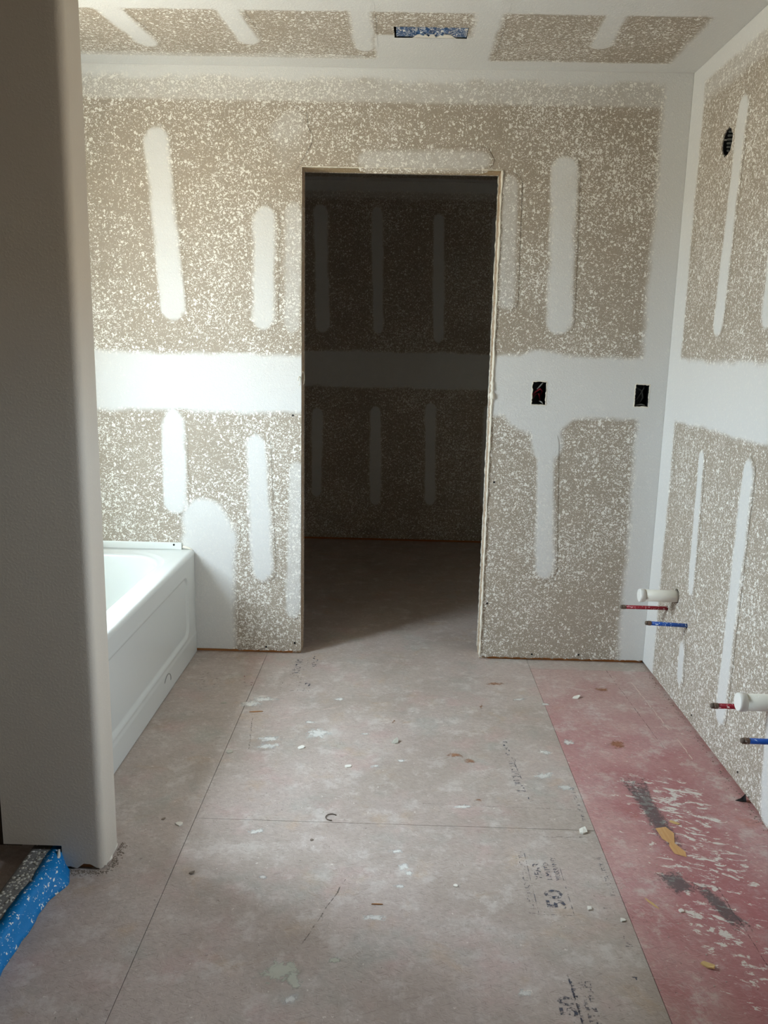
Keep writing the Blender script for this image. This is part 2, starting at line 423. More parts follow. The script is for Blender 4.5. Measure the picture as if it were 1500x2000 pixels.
def band(u0, u1, v0, v1, to3, field, parent, off, name='taped_joint'):
    hs = BANDHOLES; U = lines(u0, u1, .02, [x for h in hs for x in h[:2]]); V = lines(v0, v1, .02, [x for h in hs for x in h[2:]]); nu = len(U)
    uu, vv = np.meshgrid(U, V); uu = uu.ravel(); vv = vv.ravel(); m = field(uu, vv)
    fs = [(j*nu+i, j*nu+i+1, (j+1)*nu+i+1, (j+1)*nu+i) for j in range(len(V)-1) for i in range(nu-1)
          if not any(h[0] < (U[i]+U[i+1])/2 < h[1] and h[2] < (V[j]+V[j+1])/2 < h[3] for h in hs)]
    return mesh(name, [to3(a, b, RELIEF*c+off) for a, b, c in zip(uu, vv, m)], fs, M_DW, parent, False, m)
def coats(to3, field, parent, strips, bands):
    off = .0004
    for b in bands: band(*b, to3, field, parent, off); off += .00012
    for s in strips: strip(*s[:5], to3, field, parent, off); off += .00012

# ------------------------------------------------------------------ BACK WALL
GAP = .016
t_back = lambda u, v, n: (u, D-n, v)
fb = Field()
SB = [(-1.005, 2.16, -.955, 1.505, .047, .95), (-.570, 1.868, -.578, 1.475, .048, .95), (-.452, 1.90, -.458, 1.45, .036, .5),
      (-.968, 1.03, -.968, .68, .046, .95), (-.612, .94, -.590, .385, .047, .95), (-.440, .84, -.455, .205, .034, .6),
      (.632, 2.075, .648, 1.485, .050, .9), (.622, .98, .650, .425, .042, .85), (.420, 2.02, .428, 1.56, .032, .5),
      (-.16, 2.100, .30, 2.105, .037, .5), (-.50, 2.205, -.46, 2.23, .055, .4), (-.49, 2.10, -.44, 2.18, .05, .25)]
for s in SB: fb.cap(*s)
fb.rect(WL-.1, W+.1, 2.392, 2.6, 1, .03); fb.rect(WL-.1, .99, 2.312, 2.42, .52, .014)
fb.rect(WL-.1, DX0+.03, 1.078, 1.322, 1, .025); fb.rect(DX1-.03, W, 1.088, 1.345, 1, .03)
fb.rect(1.0, W+.1, -.1, 2.6, 1, .05)
fb.cap(.585, 1.19, .60, 1.19, .175, 1, .03); fb.cap(.62, 1.03, .63, .96, .06, 1, .03)
fb.cap(-.84, .60, -.80, .52, .10, 1, .04); fb.cap(-.83, .50, -.83, .05, .115, 1, .05); fb.rect(-1.7, -.76, -.1, .40, 1, .05)
OUT1 = (.553, .613, 1.140, 1.238); OUT2 = (.983, 1.043, 1.142, 1.236)
wb = struct(board('wall_back', WL-.01, W+.01, GAP, H, t_back, fb, holes=[(DX0, DX1, -1, DZ), OUT1, OUT2], step=.02))
CLIP = [(DX0-.0008, DX1+.0008, -1, DZ)]; BANDHOLES = [OUT1, OUT2]
coats(t_back, fb, wb, SB, [(WL, DX0-.002, 1.06, 1.34), (DX1+.002, .97, 1.07, 1.365), (.965, W-.002, GAP, 2.37), (WL, W-.003, 2.30, H-.002)])
CLIP = []; BANDHOLES = []
# framing seen at the opening and under the board
YF0, YF1 = D+TH, D+.1016
box('bottom_plate', WL, DX0-.038, YF0, YF1, 0, .036, M_PLATE, wb, .002)
box('bottom_plate', DX1+.038, W, YF0, YF1, 0, .036, M_PLATE, wb, .002)
box('jamb_stud', DX0-.038, DX0-.0005, YF0, YF1, 0, DZ+.03, M_JAMB, wb, .002)
box('jamb_stud', DX1+.0005, DX1+.038, YF0, YF1, 0, DZ+.03, M_JAMB, wb, .002)
box('header', DX0-.0, DX1+.0, YF0, YF1, DZ+.0005, DZ+.038, M_HEAD, wb, .002)
bm = bmesh.new(); add_box(bm, WL-.1, DX0, D+.1016, YC0, .016, H); add_box(bm, DX1, W+.1, D+.1016, YC0, .016, H); add_box(bm, DX0, DX1, D+.1016, YC0, DZ, H)
bm_obj('closet_side_board', bm, M_DW, wb)
# ragged beads of compound on the cut board edges of the doorway
def ragged(pts, base, amp, name, parent, mat, seed, n=None):
    rr = random.Random(seed); vs, fs = [], []; a, b = Vector(pts[0]), Vector(pts[1]); L = (b-a).length; k = n or int(L/.012); P_ = []; Rd = []
    for i in range(k+1):
        t = i/k; P_.append(a.lerp(b, t)+Vector((rr.uniform(-1, 1)*amp, rr.uniform(-.5, .5)*amp, 0))); Rd.append(base*(.5+rr.random()))
    return tube(name, P_, Rd, mat, parent, 6)
M_BEAD = mat_simple('pale_compound_bead', srgb(228, 222, 208), .8, .3, .06)
ragged([(DX0-.0015, D+.001, GAP+.002), (DX0-.0015, D+.001, DZ)], .0014, .0006, 'ragged_compound_edge', wb, M_BEAD, 1)
ragged([(DX1+.002, D-.001, GAP+.002), (DX1+.002, D-.001, DZ)], .0045, .0015, 'ragged_compound_edge', wb, M_BEAD, 2)
ragged([(DX1+.0005, YC0+.002, .02), (DX1+.0005, YC0+.002, DZ)], .0022, .0012, 'ragged_compound_edge', wb, M_BEAD, 4)
ragged([(DX0, D-.0005, DZ+.001), (DX1, D-.0005, DZ+.001)], .0020, .001, 'ragged_compound_edge', wb, M_BEAD, 3)
ragged([(DX1+.004, D+.0, 1.16), (DX1+.002, D-.003, 1.26)], .008, .002, 'compound_lump', wb, M_BEAD, 5, 9)
def curl(x, y, z, r, h, name, parent):
    pts = [(x+r*math.cos(a)*.8, y-.004+.002*math.sin(a*2), z+h*math.sin(a)) for a in [math.radians(q) for q in range(-80, 200, 20)]]
    return tube(name, pts, .0018, M_BEAD, parent, 6)
curl(DX0+.004, D+.02, 1.228, .008, .028, 'tape_curl', wb); curl(DX0-.008, D-.003, 1.218, .006, .018, 'tape_curl', wb)
def screw(u, v, to3, parent, r=.0045):
    vs = [to3(u, v, .0012)]; K = 10
    for k in range(K): vs.append(to3(u+r*math.cos(6.2832*k/K), v+r*math.sin(6.2832*k/K), .0015))
    for k in range(K): vs.append(to3(u+r*1.1*math.cos(6.2832*k/K), v+r*1.1*math.sin(6.2832*k/K), -.002))
    fs = [(0, 1+k, 1+(k+1) % K) for k in range(K)]+[(1+k, 1+K+k, 1+K+(k+1) % K, 1+(k+1) % K) for k in range(K)]
    return mesh('screw', vs, fs, M_SCREW, parent)
for u, v in ((-.576, .030), (-.447, .052), (.618, .030), (.826, .034), (.412, .806), (.407, .262), (-.455, 1.072), (-.98, .46), (1.035, .62)):
    screw(u, v, t_back, wb)
# ragged paper edge along the bottom of the board
def bottom_rag(u0, u1, name, seed):
    rr = random.Random(seed); vs, fs = [], []; u = u0; i = 0
    while u < u1:
        h = GAP-rr.random()**2*.006; vs += [(u, D-.0012, GAP+.004), (u, D-.0006, h)]
        if i: fs.append((2*i-2, 2*i, 2*i+1, 2*i-1))
        i += 1; u += rr.uniform(.006, .02)
    mesh(name, vs, fs, M_DW, wb, mud=[.0]*len(vs))
bottom_rag(-.76, DX0, 'torn_paper_edge', 3); bottom_rag(DX1, W-.01, 'torn_paper_edge', 4)

# ------------------------------------------------------------------ RIGHT WALL
t_right = lambda u, v, n: (W-n, u, v)
fr = Field()
SR = [(2.985, 2.17, 3.018, 1.47, .040, .95), (3.052, .99, 3.032, .50, .028, .9), (3.062, .242, 3.058, .130, .030, .95),
      (2.637, 1.00, 2.650, .175, .042, .95), (2.615, 2.16, 2.620, 1.49, .042, .95), (2.315, .98, 2.25, .05, .045, .95),
      (2.215, 2.16, 2.215, 1.49, .042, .95), (1.81, 2.16, 1.81, 1.49, .042, .95), (1.85, .98, 1.84, .1, .042, .95),
      (1.40, 2.16, 1.40, 1.49, .042, .95), (1.42, .98, 1.42, .1, .042, .95)]
for s in SR: fr.cap(*s)
fr.rect(3.385, D+.1, -.1, 2.6, 1, .035); fr.rect(YR, D+.1, 2.362, 2.6, 1, .03); fr.rect(YR, 3.40, 2.285, 2.40, .45, .05)
fr.rect(YR, D+.1, 1.095, 1.34, 1, .03)
LB = (3.104, 2.092, .047, .07)
PIPES = [('a', 3.177, 3.272, 3.038), ('b', 2.169, 2.319, 2.086)]
rnd = [LB]
for _, yd, yr_, yb in PIPES:
    rnd += [(yd, .422, .029, .035), (yr_, .341, .0105, .014), (yb, .345, .0105, .014)]
wr = struct(board('wall_right', YR, D+.01, .012, H, t_right, fr, holes=[(VX0, VX1, VZ0, VZ1)], rounds=rnd, step=.02))
BANDHOLES = [(VX0, VX1, VZ0, VZ1)]
coats(t_right, fr, wr, SR[:6], [(3.35, D-.003, .012, 2.36), (YR+.01, 3.36, 1.075, 1.36), (YR+.01, D-.004, 2.27, H-.002)])
bm = bmesh.new()
for (a, b, c, d) in ((YR-.2, VX0, -.02, H+.1), (VX1, YC+.3, -.02, H+.1), (VX0, VX1, -.02, VZ0), (VX0, VX1, VZ1, H+.1)): add_box(bm, W+.09, W+.19, a, b, c, d)
bm_obj('outer_sheathing', bm, M_TILEB, wr)
box('bottom_plate', W+TH, W+.09, YR, D, 0, .036, M_PLATE, wr)
bm = bmesh.new()
for (a, b, c, d) in ((VX0-.02, VX1+.02, VZ0-.02, VZ0), (VX0-.02, VX1+.02, VZ1, VZ1+.02), (VX0-.02, VX0, VZ0, VZ1), (VX1, VX1+.02, VZ0, VZ1)): add_box(bm, W+.0005, W+.16, a, b, c, d, .002)
w2 = struct(bm_obj('fill_window', bm, M_CAP))  # frame of the added out-of-view fill window
for v in (.05, .6, 1.6):
    pass
for u, v in ((3.47, .05), (2.9, .045), (2.47, .05)): screw(u, v, t_right, wr, .004)
# ------------------------------------------------------------------ LEFT WALL, REAR WALL, CEILING
t_left = lambda u, v, n: (WL+n, u, v)
fl = Field().rect(YR, D+.1, 1.095, 1.34).rect(YR, D+.1, 2.36, 2.6).rect(3.42, D+.1, 0, 2.6)
for y in (.2, .6, 1.0, 1.4, 1.8, 3.36): fl.cap(y, 2.15, y, 1.45, .045); fl.cap(y, 1.0, y, .3, .045)
wl = struct(board('wall_left', YR, D+.01, .012, H, t_left, fl, holes=[(WY0, WY1, WZ0, WZ1)], step=.03, depth=.10))
bm = bmesh.new()
for (a, b, c, d) in ((YR-.2, WY0, -.02, H+.1), (WY1, YC+.3, -.02, H+.1), (WY0, WY1, -.02, WZ0), (WY0, WY1, WZ1, H+.1)): add_box(bm, WL-.19, WL-.09, a, b, c, d)
bm_obj('outer_sheathing', bm, M_TILEB, wl)
wn = bmesh.new()
fx0, fx1 = WL-.16, WL-.11
for (a, b, c, d) in ((WY0, WY1, WZ0, WZ0+.045), (WY0, WY1, WZ1-.045, WZ1), (WY0, WY0+.045, WZ0, WZ1), (WY1-.045, WY1, WZ0, WZ1)): add_box(wn, fx0, fx1, a, b, c, d, .004)
w1 = struct(bm_obj('window_1', wn, M_CAP))
box('meeting_rail', fx0+.01, fx1, WY0+.045, WY1-.045, (WZ0+WZ1)/2-.018, (WZ0+WZ1)/2+.018, M_CAP, w1, .003)
ng = N('window_glass'); ng.t.nodes.remove(ng.b)
tr = ng.t.nodes.new('ShaderNodeBsdfTransparent'); gl = ng.t.nodes.new('ShaderNodeBsdfGlossy'); mx = ng.t.nodes.new('ShaderNodeMixShader')
tr.inputs[0].default_value = (.93, .95, .94, 1); gl.inputs['Roughness'].default_value = .02; mx.inputs[0].default_value = .06
ng.t.links.new(tr.outputs[0], mx.inputs[1]); ng.t.links.new(gl.outputs[0], mx.inputs[2]); ng.t.links.new(mx.outputs[0], ng.out.inputs[0])
for za, zb in ((WZ0+.045, (WZ0+WZ1)/2-.018), ((WZ0+WZ1)/2+.018, WZ1-.045)):
    box('pane', fx0+.022, fx0+.026, WY0+.045, WY1-.045, za, zb, ng.m, w1)
t_rear = lambda u, v, n: (u, YR+n, v)
frr = Field().rect(WL, W, 1.09, 1.34).rect(WL, W, 2.36, 2.6)
for x in (-1.2, -.8, -.4, 0, .4, .8): frr.cap(x, 2.15, x, 1.45, .045); frr.cap(x, 1.0, x, .3, .045)
wq = struct(board('wall_rear', WL-.01, W+.01, .012, H, t_rear, frr, step=.04))
box('outer_sheathing', WL-.2, W+.2, YR-.2, YR-.09, -.02, H+.1, M_TILEB, wq)
t_ceil = lambda u, v, n: (u, v, H-n)
fc = Field()
SC = [(-1.003, 2.93, -.957, 3.285, .040, .9), (-.605, 2.93, -.578, 3.245, .042, .9), (-.165, 2.90, -.165, 3.30, .036, .85),
      (.262, 2.90, .262, 3.40, .046, .9), (.668, 2.93, .684, 3.235, .040, .85)]
for s in SC: fc.cap(*s)
fc.rect(WL-.1, W+.1, 3.415, D+.1, 1, .03); fc.rect(WL-.1, W+.1, 2.72, 2.968, 1, .02); fc.rect(.985, W+.1, YR, D+.1, 1, .05)
fc.rect(-.125, .30, 3.175, D, 1, .03); fc.rect(WL, -.16, 3.38, D, .5, .03)
VENT = (-.053, .211, 3.098, 3.198)
ce = struct(board('ceiling', WL-.01, W+.01, YR, D+.01, t_ceil, fc, holes=[VENT], step=.02))
BANDHOLES = [VENT]
coats(t_ceil, fc, ce, SC, [(WL, W-.003, 3.395, D-.003), (WL, W-.003, 2.71, 2.98), (.96, W-.003, YR, 3.40)])
BANDHOLES = []
bm = bmesh.new()
for (a, b, c, d) in ((WL-.2, W+.2, YR-.2, 3.0), (WL-.2, W+.2, 3.3, YC+.3), (WL-.2, -.15, 3.0, 3.3), (.3, W+.2, 3.0, 3.3), (-.15, .3, 3.0, 3.3)):
    z0 = H+.10 if (a, b) == (-.15, .3) else H+TH
    add_box(bm, a, b, c, d, z0 if (a, b) == (-.15, .3) else H+TH, H+.16)
bm_obj('ceiling_joists_and_deck', bm, M_TILEB, ce)

# ------------------------------------------------------------------ CLOSET beyond the doorway
CX0, CX1 = WL, W
t_clo = lambda u, v, n: (u, YC-n, v)
fk = Field()
SK = [(-.565, 2.24, -.545, 1.50, .045, 1), (-.185, 2.24, -.163, 1.49, .035, 1), (.226, 2.20, .250, 1.44, .040, 1),
      (-.578, .90, -.58, .35, .037, 1), (-.170, .92, -.159, .30, .038, 1), (.212, .95, .228, .31, .040, 1),
      (.63, 2.2, .64, 1.45, .04, 1), (.62, .95, .63, .3, .04, 1), (-.97, 2.2, -.97, 1.45, .04, 1), (-.97, .95, -.97, .3, .04, 1)]
for s in SK: fk.cap(*s)
fk.rect(CX0, CX1, 1.092, 1.336, 1, .02); fk.rect(CX0, CX1, 2.37, 2.6, 1, .02); fk.rect(CX0, CX1, 2.315, 2.4, .5, .02)
fk.rect(.98, CX1, 0, 2.6, 1, .04); fk.rect(CX0-.1, CX0+.12, 0, 2.6, 1, .04)
wc = struct(board('wall_closet_back', CX0, CX1, GAP, H, t_clo, fk, step=.025))
coats(t_clo, fk, wc, SK[:6], [(CX0, CX1, 1.075, 1.355)])
box('bottom_plate', CX0, CX1, YC+TH, YC+.1, 0, .036, M_PLATE, wc)
box('outer_sheathing', WL-.2, W+.2, YC+.1, YC+.2, -.02, H+.1, M_TILEB, wc)
fk2 = Field().rect(YC0, YC, 1.09, 1.34).rect(YC0, YC, 2.36, 2.6)
struct(board('wall_closet_right', YC0, YC, GAP, H, t_right, fk2, step=.05))
struct(board('wall_closet_left', YC0, YC, GAP, H, lambda u, v, n: (CX0+n, u, v), fk2, step=.05))
struct(board('ceiling_closet', CX0, CX1, YC0-.02, YC, t_ceil, Field().rect(CX0, CX1, YC-.1, YC).rect(CX0, CX1, 4.5, 4.7), step=.05))

# ------------------------------------------------------------------ FLOOR of laid panels
fo = struct(box('floor', WL-.15, W+.1, YR-.15, YC+.1, -.12, -.0195, M_TILEB))
g = .0007
def panel(x0, x1, y0, y1, mat):
    return box('subfloor_panel', x0+g, x1-g, y0+g, y1-g, -.019, 0, mat, fo, .0006)
S1, S2 = -.5698, .5979
XL, XR = WL-.02, W+.089
PB = {}
for a, b in ((YR-.1, 1.02), (1.02, 3.452), (3.452, YC+.09)): panel(XL, S1, a, b, M_FL)
for a, b in ((YR-.1, 2.192), (2.192, 4.632), (4.632, YC+.09)): panel(S1, S2, a, b, M_FL)
panel(S2, XR, YR-.1, 1.00, M_FL); panel(S2, XR, 1.00, 3.43, M_RED); panel(S2, XR, 3.43, YC+.09, M_FL)

def flat(name, outline, z, mat, parent=None, rings=4, jit=.18, seed=0):
    """a flat fleck of worn material lying on the floor; 'rim' runs from 1 at its middle to 0 at its edge"""
    rr = random.Random(seed); cx = sum(p[0] for p in outline)/len(outline); cy_ = sum(p[1] for p in outline)/len(outline)
    vs, fs, rim = [(cx, cy_, z)], [], [1.0]; K = len(outline)
    for q in range(1, rings+1):
        for p in outline:
            t = q/rings; vs.append((cx+(p[0]-cx)*t, cy_+(p[1]-cy_)*t, z)); rim.append(1-t)
    fs += [(0, 1+k, 1+(k+1) % K) for k in range(K)]
    for q in range(rings-1):
        for k in range(K):
            k2 = (k+1) % K; fs.append((1+q*K+k, 1+(q+1)*K+k, 1+(q+1)*K+k2, 1+q*K+k2))
    return mesh(name, vs, fs, mat, parent, attrs={'rim': rim})
def oval(x, y, rx, ry, rot=0, n=16, jit=.25, seed=0):
    rr = random.Random(seed); o = []
    for k in range(n):
        a = 6.28318*k/n; s = 1+rr.uniform(-jit, jit); px, py = rx*s*math.cos(a), ry*s*math.sin(a)
        o.append((x+px*math.cos(rot)-py*math.sin(rot), y+px*math.sin(rot)+py*math.cos(rot)))
    return o
sm = [(-.267, 2.755, .045, .040, 0), (-.434, 2.70, .045, .022, .2), (-.304, 2.84, .022, .012, 0), (-.548, 2.985, .050, .030, 0), (-.505, 3.03, .05, .025, .3),
      (-.21, 3.05, .022, .012, 0), (-.381, 2.134, .025, .012, .4), (.04, 1.992, .022, .016, .8), (.055, 1.965, .014, .010, 0),
      (.534, 2.662, .026, .016, 0), (.629, 2.742, .024, .018, 0), (-.43, 2.645, .05, .02, .2), (.02, 2.06, .02, .01, 0), (.03, 1.91, .018, .01, 0),
      (-.03, 1.785, .03, .012, 0), (-.05, 2.53, .02, .012, .5), (.03, 2.57, .02, .01, .5), (.60, 3.06, .02, .012, 0), (.50, 3.1, .03, .01, .3),
      (-.10, 2.76, .02, .007, 0), (-.33, 1.93, .012, .008, 0), (-.20, 1.52, .022, .012, .7), (.22, 2.30, .03, .010, .2), (.30, 1.56, .02, .01, 0), (.56, 2.43, .03, .016, 0), (.50, 2.50, .04, .02, .3)]
for i, (x, y, rx, ry, a) in enumerate(sm): flat('compound_smear', oval(x, y, rx*1.25, ry*1.35, a, seed=i), .00012+i*.000008, M_SMEAR, fo)
flat('compound_smear', oval(-.231, 1.60, .060, .040, .4, seed=91), .0005, M_SMEARG, fo); flat('compound_smear', oval(-.20, 1.575, .02, .03, .4, seed=92), .00052, M_SMEARG, fo)
flat('compound_smear', oval(-.12, 1.64, .02, .012, .2, seed=93), .00053, M_SMEARG, fo)
for i, (x, y, rx, ry, a) in enumerate([(.346, 3.022, .008, .035, -.2), (.008, 2.873, .008, .03, -.3), (.22, 2.62, .05, .03, 0), (.27, 2.58, .05, .02, -.5), (.42, 3.25, .07, .03, 0), (.80, 2.74, .05, .06, 0),
                                       (.86, 3.22, .05, .03, 0), (.27, 2.34, .02, .012, 0)]):
    flat('rust_stain', oval(x, y, rx, ry, a, seed=40+i), .00045+i*.00001, M_STAIN, fo)
# grey ink band on the red panel and the bare patch in it
def quadline(pts, z, mat, name, seed):
    o = []
    for (a, b) in zip(pts, pts[1:]+pts[:1]):
        for t in (0, .25, .5, .75): o.append((a[0]+(b[0]-a[0])*t, a[1]+(b[1]-a[1])*t))
    return flat(name, o, z, mat, fo, 5)
quadline([(.738, 2.53), (.838, 2.53), (.825, 2.40), (.842, 2.10), (.80, 2.06), (.765, 2.16), (.755, 2.35)], .0006, M_INKD, 'worn_ink_band', 1)
quadline([(.70, 2.00), (.78, 2.02), (.82, 1.93), (.74, 1.90)], .0007, M_INKD, 'worn_ink_band', 2)
quadline([(.79, 1.96), (.83, 1.98), (.90, 1.78), (.84, 1.77)], .0008, M_INKD, 'worn_ink_band', 3)
M_BARE = mat_wood('bare_strand_wood', srgb(198, 150, 96), srgb(214, 172, 120), 1)
bm = bmesh.new()
pts = [(.779, 2.213), (.812, 2.222), (.826, 2.19), (.815, 2.15), (.812, 2.14), (.829, 2.10), (.824, 2.075), (.795, 2.09), (.792, 2.125), (.797, 2.14), (.783, 2.16)]
f_ = bm.faces.new([bm.verts.new((x, y, .0009)) for x, y in pts]); bmesh.ops.inset_individual(bm, faces=[f_], thickness=.002, depth=.0006)
bm_obj('bare_wood_patch', bm, M_BARE, fo)
# ---- printed stamps: flat ink
def text(body, x, y, size, mat, rot=math.pi/2, z=.0005, sx=1.0, bold=.0):
    c = bpy.data.curves.new('printed_stamp', 'FONT'); c.body = body; c.size = size; c.resolution_u = 2; c.offset = bold
    o = bpy.data.objects.new('tmp', c); COL.objects.link(o); dg = bpy.context.evaluated_depsgraph_get()
    me = bpy.data.meshes.new_from_object(o.evaluated_get(dg)); bpy.data.objects.remove(o)
    cr, sr = math.cos(rot), math.sin(rot)
    for v in me.vertices:
        px, py = v.co.x*sx, v.co.y; v.co = (x+px*cr-py*sr, y+px*sr+py*cr, z)
    me.materials.clear(); return link('printed_stamp', me, mat, fo)
def bars(x, y0, y1, h, mat, seed, z=.0005, w=.004):
    """a line of print too worn to read: upright strokes of uneven height"""
    rr = random.Random(seed); vs, fs = [], []; y = y0
    while y < y1:
        if rr.random() < .82:
            a, b = x-h*rr.uniform(.25, .5), x+h*rr.uniform(.25, .5); ww = w*rr.uniform(.3, .6); k = len(vs)
            if rr.random() < .5: vs += [(a, y, z), (b, y, z), (b, y+ww, z), (a, y+ww, z)]
            else:
                c = a if rr.random() < .5 else b-ww; vs += [(c, y, z), (c+ww, y, z), (c+ww, y+w*1.1, z), (c, y+w*1.1, z)]
            fs.append((k, k+1, k+2, k+3))
        y += w*rr.uniform(.6, 1.1)
    return mesh('printed_stamp', vs, fs, mat, fo)
def stamp_line(x0, y0, x1, y1, wd, mat, z=.0005):
    d = Vector((x1-x0, y1-y0)).normalized()*wd/2; n = Vector((-d.y, d.x))
    return mesh('printed_stamp', [(x0-n.x, y0-n.y, z), (x1-n.x, y1-n.y, z), (x1+n.x, y1+n.y, z), (x0+n.x, y0+n.y, z)], [(0, 1, 2, 3)], mat, fo)
text('50', .447, 1.840, .066, M_INK, sx=1.15, bold=.0015)
text('YEAR', .407, 1.955, .026, M_INK, sx=1.15, bold=.0003)
text('LIMITED', .432, 1.955, .019, M_INK, sx=1.1, bold=.0002); text('WARRANTY', .456, 1.955, .019, M_INK, sx=.95, bold=.0002)
bars(.362, 1.835, 2.07, .015, M_INK, 11); stamp_line(.375, 1.82, .375, 2.07, .0016, M_INK); stamp_line(.462, 1.82, .462, 2.02, .0014, M_INK)
stamp_line(.372, 1.818, .462, 1.818, .0014, M_INK); stamp_line(.350, 1.822, .370, 1.822, .0016, M_INK)
text('50', .405, 1.500, .050, M_INK, sx=1.1, bold=.0015); bars(.412, 1.49, 1.61, .009, M_INK, 12, w=.005); stamp_line(.412, 1.45, .406, 1.62, .004, M_INK)
bars(.445, 1.45, 1.60, .016, M_INK, 13, w=.005); bars(.430, 1.47, 1.62, .010, M_INK, 14)
bars(.415, 2.345, 2.44, .034, M_INK, 15, w=.012); bars(.410, 2.44, 2.60, .030, M_INK, 16, w=.007); bars(.402, 2.62, 2.74, .018, M_INK, 17, w=.012)
stamp_line(.425, 2.47, .412, 2.62, .003, M_INK)
bars(.578, 2.24, 2.43, .014, M_INK, 18); bars(.578, 1.90, 2.06, .014, M_INK, 19); bars(.545, 1.83, 1.85, .016, M_INK, 20, w=.006)
bars(.570, 1.715, 1.745, .020, M_INK, 21, w=.006); bars(.553, 1.60, 1.622, .018, M_INK, 22, w=.006); bars(.565, 2.52, 2.55, .02, M_INKF, 23, w=.01)
bars(.63, 1.80, 1.84, .03, M_INKF, 24, w=.006)
bars(-.415, 3.25, 3.46, .040, M_INK, 25, w=.010); bars(-.38, 3.18, 3.48, .016, M_INKF, 26, w=.010); bars(-.352, 3.12, 3.20, .03, M_INK, 27, w=.012)
bars(-.345, 3.38, 3.50, .03, M_INK, 28, w=.012)
for l in ((-.455, 3.12, -.455, 3.22), (-.455, 3.22, -.385, 3.22), (-.385, 3.22, -.385, 3.12), (-.455, 3.12, -.385, 3.12)): stamp_line(*l, .003, M_INKF)
bars(-.42, 3.14, 3.20, .03, M_INKF, 29, w=.010)
bars(-.79, 3.08, 3.30, .040, M_INKF, 30, w=.010); bars(-.73, 3.08, 3.36, .012, M_INKF, 31, w=.010); bars(-.60, 3.15, 3.20, .05, M_INKR, 32, w=.010); bars(-.62, 3.20, 3.30, .012, M_INKR, 33, w=.010)
# scratches
def scratch(x0, y0, x1, y1, wd, mat, seed):
    rr = random.Random(seed); vs, fs = [], []; n = 14; d = Vector((x1-x0, y1-y0)); p = Vector((-d.y, d.x)).normalized()
    for i in range(n+1):
        c = Vector((x0, y0))+d*i/n+p*rr.uniform(-.002, .002); h = wd*rr.uniform(.3, 1)/2
        vs += [(c.x-p.x*h, c.y-p.y*h, .0006), (c.x+p.x*h, c.y+p.y*h, .0006)]
        if i: fs.append((2*i-2, 2*i-1, 2*i+1, 2*i))
    mesh('scratch', vs, fs, mat, fo)
M_SCR = mat_print('pale_scratch', srgb(226, 206, 196), .62, 40); M_SCRD = mat_print('dark_scratch', srgb(96, 56, 56), .5, 40); M_SCRG = mat_print('grey_scratch', srgb(100, 90, 82), .5, 40)
scratch(1.005, 3.30, 1.025, 2.86, .006, M_SCR, 1); scratch(1.03, 2.80, 1.035, 2.64, .005, M_SCR, 2)
scratch(.93, 3.44, .96, 2.72, .003, M_SCRD, 3); scratch(-.11, 1.93, -.20, 1.68, .004, M_SCRG, 4); scratch(.86, 1.95, .88, 1.5, .003, M_SCRD, 5)
scratch(-.52, 2.86, -.49, 2.62, .003, M_SCRG, 6); scratch(-.49, 2.62, -.40, 2.61, .002, M_SCRG, 7); scratch(.10, 2.31, .57, 2.30, .0015, M_SCRG, 8)
scratch(-.42, 2.86, -.18, 3.0, .003, M_SCR, 9); scratch(.42, 2.15, .57, 2.155, .003, M_SCRG, 10)


# ------------------------------------------------------------------ STUB WALL with rounded corners (front left)
SX, SY0, SY1, SXL = -.746, 1.935, 2.049, -1.010
CURX, CURT = -.857, .068
st_r = .020
prof = [(SXL, SY0)]+[(SXL+(SX-st_r-SXL)*i/14, SY0) for i in range(1, 15)]
for k in range(1, 9): a = math.pi/2*k/8; prof.append((SX-st_r+st_r*math.sin(a), SY0+st_r-st_r*math.cos(a)))
prof += [(SX, SY0+st_r+(SY1-SY0-2*st_r)*i/4) for i in range(1, 5)]
for k in range(1, 9): a = math.pi/2*k/8; prof.append((SX-st_r+st_r*math.cos(a), SY1-st_r+st_r*math.sin(a)))
prof += [(SX-st_r+(WL-.01-SX+st_r)*i/20, SY1) for i in range(1, 21)]
ci = min(range(15), key=lambda i: abs(prof[i][0]-CURX)); prof[ci] = (CURX, SY0)
ZS = [0.0, CURT]+[CURT+(H-CURT)*i/60 for i in range(1, 61)]
rr = random.Random(5); vs, fs = [], []
for j, z in enumerate(ZS):
    for i, (x, y) in enumerate(prof):
        zz = z
        if j == 0: zz = .003+.006*rr.random()*(1 if y < SY0+.03 else 0) + (.012 if ci+2 < i < ci+5 else 0)
        vs.append((x, y, zz))
n_ = len(prof)
for j in range(len(ZS)-1):
    for i in range(n_-1):
        if j == 0 and i < ci: continue
        fs.append((j*n_+i, j*n_+i+1, (j+1)*n_+i+1, (j+1)*n_+i))
ws = mesh('wall_stub', vs, fs, M_PL, None, True); struct(ws)
bm = bmesh.new(); add_box(bm, SXL+.0005, SX-.016, SY0+TH, SY1-TH, .07, H)
bm_obj('end_stud', bm, M_STUD, ws)
box('bottom_plate', CURX+.02, SX-.018, SY0+TH, SY1-TH, 0, .036, M_PLATE, ws)
bm = bmesh.new(); add_box(bm, SXL-.002, SXL, SY0, SY0+TH, CURT, H); bm_obj('board_edge', bm, M_RECSHADE, ws)  # board edge painted near-black for the darkness of the open stud bay
box('stud', SXL-.41, SXL-.37, SY0+.02, SY1-TH, 0, H, M_STUD, ws)
box('backing_board', WL, SXL+.001, SY1-TH-.004, SY1-TH, 0, H, M_TILEB, ws)
# smear of compound at the foot of the end
rag = ragged([(SX-.004, SY0+.03, .002), (SX-.001, SY1-.01, .010)], .004, .003, 'compound_crumbs', ws, M_BEAD, 8, 8)

